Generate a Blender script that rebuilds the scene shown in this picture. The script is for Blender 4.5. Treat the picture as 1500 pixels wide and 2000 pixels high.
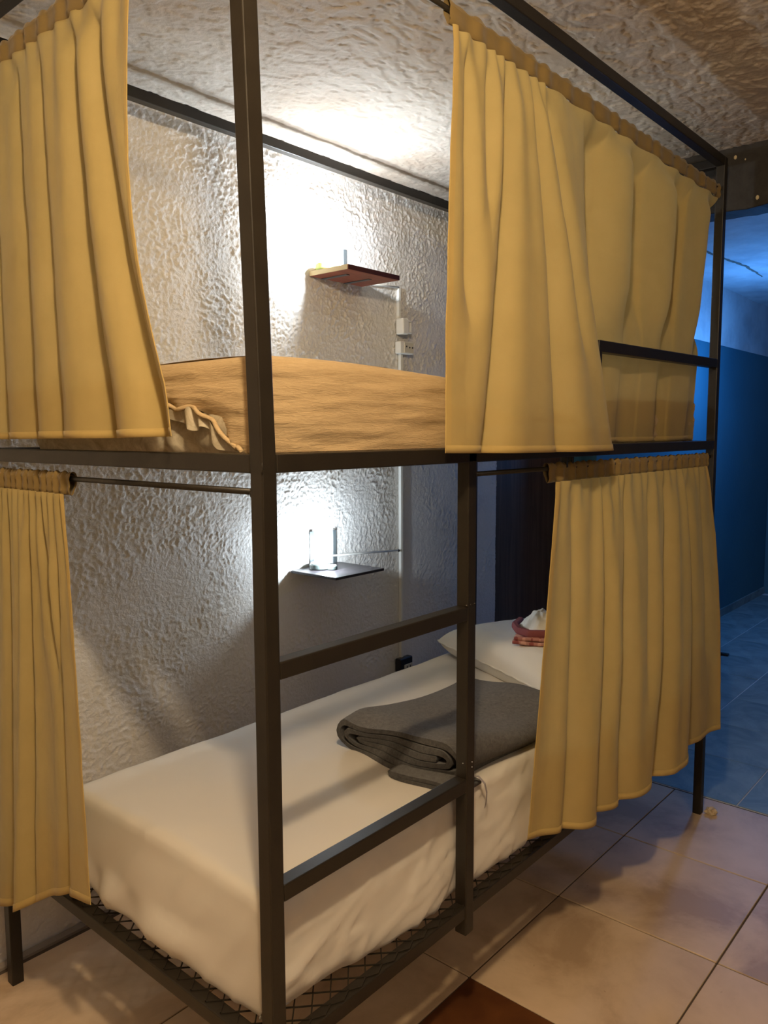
import bpy, bmesh, math, random
import numpy as np
from mathutils import Vector, Matrix

# ------------------------------------------------------------------ clearing
for o in list(bpy.data.objects):
    bpy.data.objects.remove(o, do_unlink=True)
SC = bpy.context.scene
COL = SC.collection
random.seed(7)
RNG = np.random.default_rng(7)

# ------------------------------------------------------------------ camera
yaw, pitch, roll, FPX = 0.71465, -0.10086, -0.00407, 1531.7
cyw, syw, cp, sp = math.cos(yaw), math.sin(yaw), math.cos(pitch), math.sin(pitch)
Fv = Vector((cyw*cp, syw*cp, sp)); Rv = Vector((syw, -cyw, 0)); Uv = Rv.cross(Fv)
R2 = math.cos(roll)*Rv + math.sin(roll)*Uv
U2 = -math.sin(roll)*Rv + math.cos(roll)*Uv
cam = bpy.data.cameras.new('camera'); camo = bpy.data.objects.new('camera', cam); COL.objects.link(camo)
m = Matrix.Identity(4)
for i in range(3):
    m[i][0] = R2[i]; m[i][1] = U2[i]; m[i][2] = -Fv[i]
m[0][3], m[1][3], m[2][3] = -0.76001, -0.8978, 1.35382
camo.matrix_world = m
cam.sensor_fit = 'HORIZONTAL'; cam.sensor_width = 36.0
cam.lens = FPX*36.0/1500.0
cam.clip_start = 0.02
SC.camera = camo

# ------------------------------------------------------------------ light and exposure
w = bpy.data.worlds.new('world'); SC.world = w; w.use_nodes = True
w.node_tree.nodes['Background'].inputs[0].default_value = (1.0, 0.85, 0.7, 1)
w.node_tree.nodes['Background'].inputs[1].default_value = 0.02
def point(name, loc, power, col, rad):
    l = bpy.data.lights.new(name, 'POINT'); l.energy = power; l.color = col; l.shadow_soft_size = rad
    o = bpy.data.objects.new(name, l); COL.objects.link(o); o.location = loc
    return o
def disk(name, loc, power, col, size):
    l = bpy.data.lights.new(name, 'AREA'); l.shape = 'DISK'; l.size = size; l.energy = power; l.color = col
    o = bpy.data.objects.new(name, l); COL.objects.link(o); o.location = loc; o.rotation_euler = (math.pi, 0, 0)
    return o
point('warm_ceiling_light', (-0.52, -0.70, 2.19), 70, (1.0, 0.75, 0.46), 0.040)
point('blue_room_light', (4.45, 0.42, 1.70), 31, (0.085, 0.36, 1.0), 0.10)
fl_ = bpy.data.lights.new('room_fill_light', 'AREA'); fl_.shape = 'DISK'; fl_.size = 0.8; fl_.energy = 9; fl_.color = (1.0, 0.84, 0.66)  # added soft fill that lifts the shadows, has no fitting
flo = bpy.data.objects.new('room_fill_light', fl_); COL.objects.link(flo); flo.location = (-0.9, -1.95, 2.2); flo.rotation_euler = (math.radians(38), 0, math.radians(-20))
disk('lower_reading_light', (1.120, 1.030, 0.909), 2.2, (0.78, 0.90, 1.0), 0.055)
disk('upper_reading_light', (1.172, 1.035, 1.9265), 4.0, (0.82, 0.92, 1.0), 0.055)
point('lower_bunk_fill', (1.105, 0.975, 0.930), 4.8, (0.78, 0.90, 1.0), 0.012)  # added fill near the puck, which itself only shines upward
point('upper_bunk_fill', (1.160, 0.960, 1.948), 8.5, (0.82, 0.92, 1.0), 0.012)  # added fill to lift the upper bunk, not part of the lamp
SC.view_settings.view_transform = 'Standard'
SC.view_settings.look = 'None'
SC.view_settings.exposure = 0.0
SC.view_settings.gamma = 1.0
SC.view_settings.use_curve_mapping = False

# ------------------------------------------------------------------ noise
def pn(x, y, seed=0):
    x = np.asarray(x, float); y = np.asarray(y, float)
    xi = np.floor(x).astype(np.int64); yi = np.floor(y).astype(np.int64)
    xf = x-xi; yf = y-yi
    def g(ix, iy, dx, dy):
        h = (ix*374761393 + iy*668265263 + seed*1442695041) & 0xFFFFFFFF
        h = ((h ^ (h >> 13))*1274126177) & 0xFFFFFFFF
        h = (h ^ (h >> 16)) & 0xFFFFFFFF
        a = h/4294967296.0*2*np.pi
        return np.cos(a)*dx+np.sin(a)*dy
    u = xf*xf*xf*(xf*(xf*6-15)+10); v = yf*yf*yf*(yf*(yf*6-15)+10)
    a = g(xi, yi, xf, yf)*(1-u)+g(xi+1, yi, xf-1, yf)*u
    b = g(xi, yi+1, xf, yf-1)*(1-u)+g(xi+1, yi+1, xf-1, yf-1)*u
    return (a*(1-v)+b*v)*1.4
def fbm(x, y, seed=0, o=4):
    s = 0; a = 1.0
    for i in range(o):
        s = s+a*pn(x*2**i, y*2**i, seed+i*17); a *= 0.5
    return s
def sstep(a, b, x):
    t = np.clip((x-a)/(b-a), 0, 1); return t*t*(3-2*t)

# ------------------------------------------------------------------ materials
def mat(name, base, rough=0.6, spec=0.4, metal=0.0, setup=None):
    mt = bpy.data.materials.new(name); mt.use_nodes = True
    nt = mt.node_tree; b = nt.nodes['Principled BSDF']
    b.inputs['Base Color'].default_value = (*base, 1)
    b.inputs['Roughness'].default_value = rough
    b.inputs['Specular IOR Level'].default_value = spec
    b.inputs['Metallic'].default_value = metal
    if setup: setup(nt, b)
    return mt
def N(nt, t, **kw):
    n = nt.nodes.new(t)
    for k, v in kw.items():
        if k in n.inputs.keys(): n.inputs[k].default_value = v
        else: setattr(n, k, v)
    return n
def coords(nt, scale=(1, 1, 1), rot=(0, 0, 0)):
    tc = nt.nodes.new('ShaderNodeTexCoord'); mp = nt.nodes.new('ShaderNodeMapping')
    mp.inputs['Scale'].default_value = scale; mp.inputs['Rotation'].default_value = rot
    nt.links.new(tc.outputs['Object'], mp.inputs['Vector'])
    return mp.outputs['Vector']
def noise(nt, vec, scale, detail=4, rough=0.55, dist=0.0):
    n = nt.nodes.new('ShaderNodeTexNoise')
    n.inputs['Scale'].default_value = scale; n.inputs['Detail'].default_value = detail
    n.inputs['Roughness'].default_value = rough; n.inputs['Distortion'].default_value = dist
    nt.links.new(vec, n.inputs['Vector'])
    return n.outputs['Fac']
def ramp(nt, fac, stops):
    r = nt.nodes.new('ShaderNodeValToRGB')
    e = r.color_ramp.elements
    while len(e) < len(stops): e.new(0.5)
    for i, (p, c) in enumerate(stops):
        e[i].position = p; e[i].color = (*c, 1) if len(c) == 3 else c
    nt.links.new(fac, r.inputs['Fac'])
    return r.outputs['Color']
def bump(nt, b, h, strength=0.3, dist=0.01):
    n = nt.nodes.new('ShaderNodeBump'); n.inputs['Strength'].default_value = strength
    n.inputs['Distance'].default_value = dist
    nt.links.new(h, n.inputs['Height']); nt.links.new(n.outputs['Normal'], b.inputs['Normal'])
    return n
def mixc(nt, fac, c1, c2):
    n = nt.nodes.new('ShaderNodeMixRGB')
    if hasattr(fac, 'is_linked') or hasattr(fac, 'node'): nt.links.new(fac, n.inputs[0])
    else: n.inputs[0].default_value = fac
    for i, c in ((1, c1), (2, c2)):
        if isinstance(c, tuple): n.inputs[i].default_value = (*c, 1)
        else: nt.links.new(c, n.inputs[i])
    return n.outputs[0]

def s_wall(nt, b):
    v = coords(nt)
    c = ramp(nt, noise(nt, v, 2.2, 5), [(0.35, (0.70, 0.675, 0.64)), (0.65, (0.79, 0.77, 0.74))])
    nt.links.new(c, b.inputs['Base Color'])
    bump(nt, b, noise(nt, v, 85, 6, 0.62, 0.8), 0.55, 0.006)
M_WALL = mat('white_stucco', (0.68, 0.66, 0.63), 0.5, 0.4, setup=s_wall)
def s_ceil(nt, b):
    v = coords(nt)
    c = ramp(nt, noise(nt, v, 1.7, 6, 0.6), [(0.38, (0.47, 0.39, 0.31)), (0.62, (0.62, 0.58, 0.52))])
    nt.links.new(c, b.inputs['Base Color'])
    bump(nt, b, noise(nt, v, 120, 5, 0.65), 0.35, 0.005)
M_CEIL = mat('ceiling_stucco', (0.6, 0.55, 0.5), 0.7, 0.3, setup=s_ceil)
M_CRACK = mat('grey_mortar', (0.16, 0.15, 0.13), 0.9, 0.1)
def s_plain(nt, b):
    v = coords(nt); bump(nt, b, noise(nt, v, 25, 5, 0.6), 0.3, 0.01)
M_PLAIN = mat('plain_plaster', (0.30, 0.25, 0.20), 0.8, 0.2, setup=s_plain)
def s_upper(nt, b):
    v = coords(nt)
    c = ramp(nt, noise(nt, v, 3.0, 8, 0.65), [(0.33, (0.42, 0.43, 0.46)), (0.6, (0.62, 0.63, 0.65))])
    nt.links.new(c, b.inputs['Base Color']); bump(nt, b, noise(nt, v, 14, 6, 0.6), 0.3, 0.01)
M_UPPER = mat('white_paint_plaster', (0.6, 0.6, 0.62), 0.7, 0.3, setup=s_upper)
def s_dado(nt, b):
    v = coords(nt)
    c = ramp(nt, noise(nt, v, 1.6, 4), [(0.3, (0.030, 0.12, 0.17)), (0.7, (0.045, 0.155, 0.21))])
    nt.links.new(c, b.inputs['Base Color']); bump(nt, b, noise(nt, v, 30, 4), 0.15, 0.006)
M_DADO = mat('blue_paint', (0.04, 0.15, 0.34), 0.45, 0.4, setup=s_dado)
def s_metal(nt, b):
    v = coords(nt)
    c = ramp(nt, noise(nt, v, 18, 6, 0.7), [(0.30, (0.014, 0.0112, 0.0078)), (0.64, (0.020, 0.016, 0.011)), (0.82, (0.042, 0.033, 0.022))])
    nt.links.new(c, b.inputs['Base Color'])
    bump(nt, b, noise(nt, v, 220, 3), 0.12, 0.001)
M_METAL = mat('dark_brown_enamel', (0.04, 0.033, 0.024), 0.42, 0.4, setup=s_metal)
M_BLACK = mat('black_plastic', (0.012, 0.012, 0.014), 0.35, 0.45)
M_WHITEPL = mat('white_plastic', (0.78, 0.78, 0.74), 0.4, 0.4)
M_IVORY = mat('ivory_plastic', (0.60, 0.57, 0.47), 0.45, 0.4)
def cloth(name, c1, c2, trans, scale=700, tint=None):
    mt = bpy.data.materials.new(name); mt.use_nodes = True
    nt = mt.node_tree; b = nt.nodes['Principled BSDF']; out = nt.nodes['Material Output']
    v = coords(nt)
    c = ramp(nt, noise(nt, v, 9, 5, 0.6), [(0.3, c1), (0.7, c2)])
    nt.links.new(c, b.inputs['Base Color'])
    b.inputs['Roughness'].default_value = 0.75; b.inputs['Specular IOR Level'].default_value = 0.25
    b.inputs['Sheen Weight'].default_value = 0.15
    bump(nt, b, noise(nt, v, scale, 2), 0.15, 0.001)
    if trans > 0:
        t = nt.nodes.new('ShaderNodeBsdfTranslucent'); mx = nt.nodes.new('ShaderNodeMixShader')
        if tint: t.inputs[0].default_value = (*tint, 1)
        else: nt.links.new(c, t.inputs[0])
        mx.inputs[0].default_value = trans
        nt.links.new(b.outputs[0], mx.inputs[1]); nt.links.new(t.outputs[0], mx.inputs[2])
        nt.links.new(mx.outputs[0], out.inputs['Surface'])
    return mt
M_CURT = cloth('mustard_cloth', (0.43, 0.325, 0.122), (0.475, 0.362, 0.142), 0.30)
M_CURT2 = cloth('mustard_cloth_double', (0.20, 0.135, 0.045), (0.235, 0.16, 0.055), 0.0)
M_HEM = cloth('mustard_hem', (0.46, 0.33, 0.115), (0.505, 0.37, 0.135), 0.22)
def s_sheet(nt, b):
    v = coords(nt)
    h = noise(nt, v, 5, 3, 0.5, 0.3)
    bump(nt, b, h, 0.25, 0.02)
    b.inputs['Sheen Weight'].default_value = 0.1
M_SHEET = mat('white_cotton', (0.66, 0.63, 0.575), 0.8, 0.2, setup=s_sheet)
M_PILLOW = mat('pillow_cotton', (0.76, 0.735, 0.685), 0.8, 0.2, setup=s_sheet)
def s_cover(nt, b):
    v = coords(nt, (14, 14, 110))
    h = noise(nt, v, 3.0, 6, 0.6, 0.8)
    c = ramp(nt, h, [(0.25, (0.47, 0.345, 0.190)), (0.7, (0.54, 0.405, 0.235))])
    nt.links.new(c, b.inputs['Base Color'])
    bump(nt, b, h, 0.55, 0.004)
M_COVER = mat('tan_crinkle_cloth', (0.58, 0.38, 0.16), 0.85, 0.15, setup=s_cover)
def s_under(nt, b):
    v = coords(nt, (30, 30, 30))
    c = ramp(nt, noise(nt, v, 1.2, 5, 0.7, 1.0), [(0.35, (0.42, 0.36, 0.25)), (0.65, (0.66, 0.60, 0.46))])
    nt.links.new(c, b.inputs['Base Color'])
M_UNDER = mat('cream_ticking', (0.6, 0.54, 0.42), 0.85, 0.15, setup=s_under)
def s_wool(nt, b):
    v = coords(nt)
    h = noise(nt, v, 110, 8, 0.85)
    c = ramp(nt, h, [(0.34, (0.012, 0.0122, 0.0125)), (0.66, (0.112, 0.110, 0.108))])
    nt.links.new(c, b.inputs['Base Color']); bump(nt, b, h, 0.9, 0.006)
    b.inputs['Sheen Weight'].default_value = 0.3
M_WOOL = mat('grey_wool', (0.1, 0.09, 0.085), 0.95, 0.1, setup=s_wool)
def s_door(nt, b):
    v = coords(nt, (22, 22, 1.0))
    h = noise(nt, v, 1.5, 6, 0.65, 0.8)
    c = ramp(nt, h, [(0.3, (0.085, 0.046, 0.026)), (0.7, (0.17, 0.098, 0.058))])
    nt.links.new(c, b.inputs['Base Color']); bump(nt, b, h, 0.2, 0.004)
M_DOOR = mat('dark_wood', (0.04, 0.03, 0.025), 0.5, 0.35, setup=s_door)
def s_beam(nt, b):
    v = coords(nt)
    h = noise(nt, v, 12, 6, 0.7)
    c = ramp(nt, h, [(0.3, (0.016, 0.013, 0.011)), (0.75, (0.045, 0.040, 0.034))])
    nt.links.new(c, b.inputs['Base Color']); bump(nt, b, h, 0.4, 0.008)
M_BEAM = mat('blackened_beam', (0.03, 0.025, 0.02), 0.7, 0.3, setup=s_beam)
def s_redwood(nt, b):
    v = coords(nt, (4, 30, 30))
    c = ramp(nt, noise(nt, v, 2, 5, 0.6), [(0.3, (0.20, 0.045, 0.025)), (0.7, (0.33, 0.085, 0.045))])
    nt.links.new(c, b.inputs['Base Color'])
M_RED = mat('red_stained_wood', (0.28, 0.07, 0.04), 0.45, 0.4, setup=s_redwood)
M_RAWWOOD = mat('raw_pine_edge', (0.46, 0.36, 0.19), 0.6, 0.3)
def s_blackwood(nt, b):
    v = coords(nt, (4, 30, 30))
    h = noise(nt, v, 3, 5, 0.6)
    c = ramp(nt, h, [(0.3, (0.012, 0.010, 0.012)), (0.75, (0.045, 0.038, 0.042))])
    nt.links.new(c, b.inputs['Base Color']); bump(nt, b, h, 0.2, 0.002)
M_BLKWOOD = mat('black_stained_wood', (0.02, 0.02, 0.02), 0.35, 0.4, setup=s_blackwood)
M_STEEL = mat('dark_steel', (0.10, 0.115, 0.12), 0.4, 0.5, 0.2)
M_ZINC = mat('zinc_screw', (0.6, 0.62, 0.62), 0.35, 0.5, 0.8)
M_SPECK = mat('plaster_speck', (0.55, 0.47, 0.30), 0.8, 0.2)
def s_tile(nt, b):
    tc = nt.nodes.new('ShaderNodeTexCoord')
    oi = nt.nodes.new('ShaderNodeObjectInfo')
    add = nt.nodes.new('ShaderNodeVectorMath'); add.operation = 'MULTIPLY_ADD'
    cmb = nt.nodes.new('ShaderNodeCombineXYZ')
    nt.links.new(oi.outputs['Random'], cmb.inputs[0]); nt.links.new(oi.outputs['Random'], cmb.inputs[1])
    nt.links.new(cmb.outputs[0], add.inputs[0]); add.inputs[1].default_value = (37, 91, 5)
    nt.links.new(tc.outputs['Object'], add.inputs[2])
    v = add.outputs[0]
    f1 = noise(nt, v, 3.2, 8, 0.60, 0.35)
    c = ramp(nt, f1, [(0.36, (0.42, 0.30, 0.185)), (0.47, (0.58, 0.435, 0.285)), (0.53, (0.64, 0.49, 0.325)), (0.64, (0.70, 0.54, 0.37))])
    f2 = noise(nt, v, 60, 3, 0.5)
    d = ramp(nt, f2, [(0.70, (1, 1, 1)), (0.78, (0.45, 0.36, 0.28))])
    mx = nt.nodes.new('ShaderNodeMixRGB'); mx.blend_type = 'MULTIPLY'; mx.inputs[0].default_value = 0.45
    nt.links.new(c, mx.inputs[1]); nt.links.new(d, mx.inputs[2])
    nt.links.new(mx.outputs[0], b.inputs['Base Color'])
    bump(nt, b, f1, 0.12, 0.006)
M_TILE = mat('cream_ceramic', (0.55, 0.43, 0.33), 0.42, 0.35, setup=s_tile)
def s_slate(nt, b):
    v = coords(nt)
    f1 = noise(nt, v, 5, 8, 0.65, 1.0)
    c = ramp(nt, f1, [(0.3, (0.10, 0.15, 0.16)), (0.7, (0.25, 0.33, 0.34))])
    nt.links.new(c, b.inputs['Base Color']); bump(nt, b, f1, 0.3, 0.008)
M_SLATE = mat('teal_slate', (0.18, 0.25, 0.26), 0.45, 0.4, setup=s_slate)
def s_brown(nt, b):
    v = coords(nt)
    f1 = noise(nt, v, 7, 6, 0.6, 0.6)
    c = ramp(nt, f1, [(0.3, (0.070, 0.022, 0.006)), (0.7, (0.145, 0.052, 0.014))])
    nt.links.new(c, b.inputs['Base Color'])
M_BROWN = mat('red_brown_ceramic', (0.11, 0.04, 0.01), 0.5, 0.3, setup=s_brown)
M_GROUT = mat('dark_grout', (0.10, 0.075, 0.055), 0.9, 0.1)
M_GROUT2 = mat('pale_grout', (0.55, 0.58, 0.60), 0.8, 0.2)
def s_plaid(nt, b):
    v = coords(nt, (1, 1, 1), (0, 0, 0.5))
    wv = nt.nodes.new('ShaderNodeTexWave'); wv.inputs['Scale'].default_value = 9; nt.links.new(v, wv.inputs['Vector'])
    wv2 = nt.nodes.new('ShaderNodeTexWave'); wv2.bands_direction = 'Y'; wv2.inputs['Scale'].default_value = 9; nt.links.new(v, wv2.inputs['Vector'])
    c1 = ramp(nt, wv.outputs['Fac'], [(0.45, (0.26, 0.075, 0.07)), (0.55, (0.58, 0.30, 0.25))])
    c2 = ramp(nt, wv2.outputs['Fac'], [(0.45, (0.26, 0.075, 0.07)), (0.55, (0.62, 0.36, 0.28))])
    nt.links.new(mixc(nt, 0.5, c1, c2), b.inputs['Base Color'])
M_PLAID = mat('pink_plaid_cotton', (0.4, 0.15, 0.14), 0.85, 0.15, setup=s_plaid)
M_MAROON = mat('maroon_cotton', (0.24, 0.075, 0.08), 0.85, 0.15)
M_LENS = bpy.data.materials.new('glowing_lens'); M_LENS.use_nodes = True
_b = M_LENS.node_tree.nodes['Principled BSDF']
_b.inputs['Base Color'].default_value = (0.9, 0.95, 1, 1)
_b.inputs['Emission Color'].default_value = (0.82, 0.93, 1.0, 1); _b.inputs['Emission Strength'].default_value = 3.0
M_PUCK = mat('grey_green_plastic', (0.06, 0.075, 0.07), 0.4, 0.4)
M_PUCKY = mat('yellow_green_plastic', (0.55, 0.62, 0.18), 0.4, 0.4)
M_PAPER = mat('crumpled_wrapper', (0.62, 0.50, 0.33), 0.4, 0.5)
M_TAG = mat('grey_ribbon', (0.33, 0.30, 0.30), 0.8, 0.2)

# ------------------------------------------------------------------ builders
def meshobj(name, verts, faces, material, parent=None, smooth=False, sharp=None):
    me = bpy.data.meshes.new(name)
    me.from_pydata([tuple(v) for v in verts], [], [tuple(f) for f in faces])
    me.update()
    return link(name, me, material, parent, smooth)
def link(name, me, material, parent=None, smooth=False):
    o = bpy.data.objects.new(name, me); COL.objects.link(o)
    if material: me.materials.append(material)
    if smooth:
        me.polygons.foreach_set('use_smooth', np.ones(len(me.polygons), bool))
    if parent: adopt(o, parent)
    return o
ROOT = {}
def adopt(o, parent):
    o.parent = parent
    # walk up to get the world offset (parents carry only translations)
    off = Vector((0, 0, 0)); p = parent
    while p is not None:
        off += Vector(ROOT.get(p.name, (0, 0, 0))); p = p.parent
    o.matrix_parent_inverse = Matrix.Translation(-off)
def thing(name, loc, label, cat, group=None):
    o = bpy.data.objects.new(name, None); COL.objects.link(o); o.location = loc
    o.empty_display_size = 0.05
    ROOT[o.name] = tuple(loc)
    return tag(o, label, cat, group)
def tag(o, label, cat, group=None, kind=None):
    o['label'] = label; o['category'] = cat
    if group: o['group'] = group
    if kind: o['kind'] = kind
    return o
def struct(o, label, cat): return tag(o, label, cat, None, 'structure')
def bm_obj(name, bm, material, parent=None, smooth=False):
    me = bpy.data.meshes.new(name); bm.to_mesh(me); bm.free()
    return link(name, me, material, parent, smooth)
def bm_box(bm, x0, x1, y0, y1, z0, z1, bev=0.0, seg=2):
    r = bmesh.ops.create_cube(bm, size=1.0, matrix=Matrix.Translation(((x0+x1)/2, (y0+y1)/2, (z0+z1)/2)) @ Matrix.Diagonal((x1-x0, y1-y0, z1-z0, 1)))
    if bev > 0:
        es = list({e for v in r['verts'] for e in v.link_edges})
        bmesh.ops.bevel(bm, geom=es, offset=bev, segments=seg, profile=0.5, affect='EDGES')
def box(name, x0, x1, y0, y1, z0, z1, material, parent=None, bev=0.0, seg=2):
    bm = bmesh.new(); bm_box(bm, x0, x1, y0, y1, z0, z1, bev, seg)
    return bm_obj(name, bm, material, parent)
def bm_tube(bm, p, q, r, n=12):
    p, q = Vector(p), Vector(q); d = q-p
    rot = d.to_track_quat('Z', 'Y').to_matrix().to_4x4()
    bmesh.ops.create_cone(bm, cap_ends=True, segments=n, radius1=r, radius2=r, depth=d.length, matrix=Matrix.Translation((p+q)/2) @ rot)
def tube(name, p, q, r, material, parent=None, n=12):
    bm = bmesh.new(); bm_tube(bm, p, q, r, n)
    return bm_obj(name, bm, material, parent, True)
def grid_faces(nu, nv, wrap=False):
    i = np.arange(nu*nv).reshape(nu, nv)
    a = i[:-1, :-1].ravel(); b = i[1:, :-1].ravel(); c = i[1:, 1:].ravel(); d = i[:-1, 1:].ravel()
    return np.stack([a, b, c, d], 1)
def fast_mesh(name, V, Fq):
    me = bpy.data.meshes.new(name)
    V = np.ascontiguousarray(V, np.float32); Fq = np.ascontiguousarray(Fq, np.int32)
    me.vertices.add(len(V)); me.vertices.foreach_set('co', V.ravel())
    me.loops.add(Fq.size); me.loops.foreach_set('vertex_index', Fq.ravel())
    me.polygons.add(len(Fq)); me.polygons.foreach_set('loop_start', np.arange(len(Fq), dtype=np.int32)*4)
    try: me.polygons.foreach_set('loop_total', np.full(len(Fq), 4, np.int32))
    except Exception: pass
    me.update(calc_edges=True); me.validate()
    return me
def gridobj(name, P, material, parent=None, smooth=True, flip=False):
    nu, nv = P.shape[:2]; Fq = grid_faces(nu, nv)
    if flip: Fq = Fq[:, ::-1]
    return link(name, fast_mesh(name, P.reshape(-1, 3), Fq), material, parent, smooth)
def rounded_box(x0, x1, y0, y1, z0, z1, r, res):
    """welded box-surface grid with rounded edges -> verts, normals, faces"""
    bm = bmesh.new()
    def face(o, du, dv):
        o, du, dv = map(np.array, (o, du, dv))
        nu = max(2, int(np.linalg.norm(du)/res)+1); nv = max(2, int(np.linalg.norm(dv)/res)+1)
        vs = [[bm.verts.new(o+du*i/(nu-1)+dv*j/(nv-1)) for j in range(nv)] for i in range(nu)]
        for i in range(nu-1):
            for j in range(nv-1):
                bm.faces.new((vs[i][j], vs[i+1][j], vs[i+1][j+1], vs[i][j+1]))
    X, Y, Z = x1-x0, y1-y0, z1-z0
    face((x0, y0, z1), (X, 0, 0), (0, Y, 0)); face((x0, y0, z0), (0, Y, 0), (X, 0, 0))
    face((x0, y0, z0), (X, 0, 0), (0, 0, Z)); face((x0, y1, z0), (0, 0, Z), (X, 0, 0))
    face((x0, y0, z0), (0, 0, Z), (0, Y, 0)); face((x1, y0, z0), (0, Y, 0), (0, 0, Z))
    bmesh.ops.remove_doubles(bm, verts=bm.verts, dist=res*0.12)
    V = np.array([v.co[:] for v in bm.verts]); bm.verts.index_update()
    Fc = [[v.index for v in f.verts] for f in bm.faces]; bm.free()
    lo = np.array((x0, y0, z0))+r; hi = np.array((x1, y1, z1))-r
    Q = np.clip(V, lo, hi); D = V-Q; L = np.linalg.norm(D, axis=1, keepdims=True); L[L < 1e-9] = 1
    Nn = D/L
    return Q+Nn*r, Nn, Fc

# =================================================================== SETTING
S = 0.0286
L, W = 2.007, 1.0055
ZM, ZT = 1.3222, 2.246
WY = 1.09; CZ = 2.29

# ---- plaster wall behind the bed: relief modelled
def wall_relief(x, z):
    wx = x+0.014*fbm(x*11, z*11, 3, 3); wz = z+0.014*fbm(x*11, z*11, 9, 3)
    n1 = fbm(wx*38, wz*38, 1, 2); n2 = pn(wx*82+3, wz*82, 2)
    r1 = 1-sstep(0.0, 0.26, np.abs(n1)); r2 = 1-sstep(0.0, 0.34, np.abs(n2))
    m = sstep(-0.35, 0.25, fbm(x*5, z*5, 21, 3))
    amp = 0.55+0.45*sstep(0.85, 1.5, z)
    amp = amp*(0.72+0.28*(1-sstep(1.58, 1.66, x)*(z < 1.3)))
    return amp*(0.0036*r1*(0.3+0.7*m)+0.0018*r2) + 0.004*fbm(x*2.2, z*2.2, 31, 3)
nx, nz = 820, 640
xs = np.linspace(-0.75, 2.325, nx); zs = np.linspace(0.0, CZ+0.005, nz)
X, Z = np.meshgrid(xs, zs, indexing='ij')
Z2 = Z.copy(); 
P = np.stack([X, WY-wall_relief(X, Z), Z2], -1)
wb = gridobj('wall_back', P, M_WALL, smooth=True, flip=False)
struct(wb, 'white rough stucco wall behind the bunk bed', 'wall')
box('wall_core', -0.75, 2.325, WY+0.012, WY+0.10, 0, CZ, M_WALL, wb)
# ---- ceiling
def ceil_relief(x, y):
    wx = x+0.03*fbm(x*5, y*5, 13, 3); wy = y+0.03*fbm(x*5, y*5, 19, 3)
    f = fbm(wx*17, wy*30, 41, 4)
    pl = sstep(-0.12, 0.10, f)
    g = 1-sstep(0.0, 0.30, np.abs(pn(wx*46, wy*60, 44)))
    smooth_zone = sstep(-0.75, -0.30, y+0.10*fbm(x*3, y*3, 51, 3))
    return (0.0024*pl+0.0011*g)*(0.25+0.75*smooth_zone)+0.006*fbm(x*1.8, y*1.8, 61, 3)
nx, ny = 700, 560
xs = np.linspace(-0.75, 2.10, nx); ys = np.linspace(-1.35, WY-0.002, ny)
X, Y = np.meshgrid(xs, ys, indexing='ij')
P = np.stack([X, Y, CZ+0.010-ceil_relief(X, Y)], -1)
ce = gridobj('ceiling', P, M_CEIL, smooth=True, flip=True)
struct(ce, 'rough cream stucco ceiling above the bunk bed', 'ceiling')
box('ceiling_slab', -1.75, 2.19, -2.45, WY+0.1, CZ+0.014, CZ+0.10, M_CEIL, ce)

# ---- other walls
o = box('wall_left', -1.85, -1.75, -2.45, WY+0.1, 0, CZ+0.014, M_PLAIN); struct(o, 'plain plaster wall beyond the foot of the bunk bed', 'wall')
o = box('wall_front', -1.75, 6.35, -2.55, -2.45, 0, CZ+0.014, M_PLAIN); struct(o, 'plain plaster wall facing the bunk bed', 'wall')
o = box('wall_extension', -1.75, -0.75, WY, WY+0.1, 0, CZ+0.014, M_WALL); struct(o, 'white stucco wall past the foot of the bunk bed', 'wall'); o.name = 'wall_back_extension'
# blue room
BY = 0.955; DZ = 1.945
wr = box('wall_blue', 3.06, 6.35, BY, BY+0.14, DZ, 2.345, M_UPPER); struct(wr, 'pale upper wall over blue dado in the blue lit room', 'wall')
# dado with its own slight ledge
bm = bmesh.new(); bm_box(bm, 3.06, 6.35, BY-0.006, BY+0.14, 0, DZ, 0.002, 1)
o = bm_obj('wall_dado', bm, M_DADO); struct(o, 'dark blue painted lower wall in the blue lit room', 'wall')
o = box('wall_end', 6.22, 6.35, -2.45, BY-0.008, 0, 2.345, M_DADO); struct(o, 'dark end wall at the right edge of the blue room', 'wall')
o = box('baseboard_blue', 3.06, 6.22, BY-0.018, BY-0.0065, 0.0, 0.055, M_SLATE); struct(o, 'low slate skirting along the dark blue wall', 'baseboard')
BZ = 2.33
bc = gridobj('ceiling_blue', np.stack([*np.meshgrid(np.linspace(2.19, 6.3, 160), np.linspace(-2.45, BY+.01, 120), indexing='ij'), np.zeros((160, 120))], -1)
             + np.stack([np.zeros((160, 120)), np.zeros((160, 120)), BZ+0.006-0.010*fbm(*(g*1.5 for g in np.meshgrid(np.linspace(2.19, 6.3, 160), np.linspace(-2.45, BY, 120), indexing='ij')), 77, 4)], -1), M_UPPER, flip=True)
struct(bc, 'uneven pale plaster ceiling of the blue lit room', 'ceiling')
box('ceiling_slab', 2.19, 6.35, -2.45, BY+0.14, BZ+0.02, BZ+0.10, M_UPPER, bc)
# crack on the blue ceiling
pts = []
for i in range(41):
    t = i/40; x = 3.55+1.15*t; y = 0.648-0.015*t+0.010*math.sin(7*t)+0.004*random.uniform(-1, 1)
    z = BZ+0.006-0.010*float(fbm(np.array(x*1.5), np.array(y*1.5), 77, 4))-0.0015
    wdt = 0.004+0.010*max(0, math.sin(math.pi*t))*random.uniform(0.4, 1)
    pts.append(((x, y-wdt, z), (x, y+wdt, z)))
vs = [p for pr in pts for p in pr]; fs = [(2*i, 2*i+1, 2*i+3, 2*i+2) for i in range(40)]
meshobj('crack', vs, fs, M_CRACK, bc)
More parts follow.
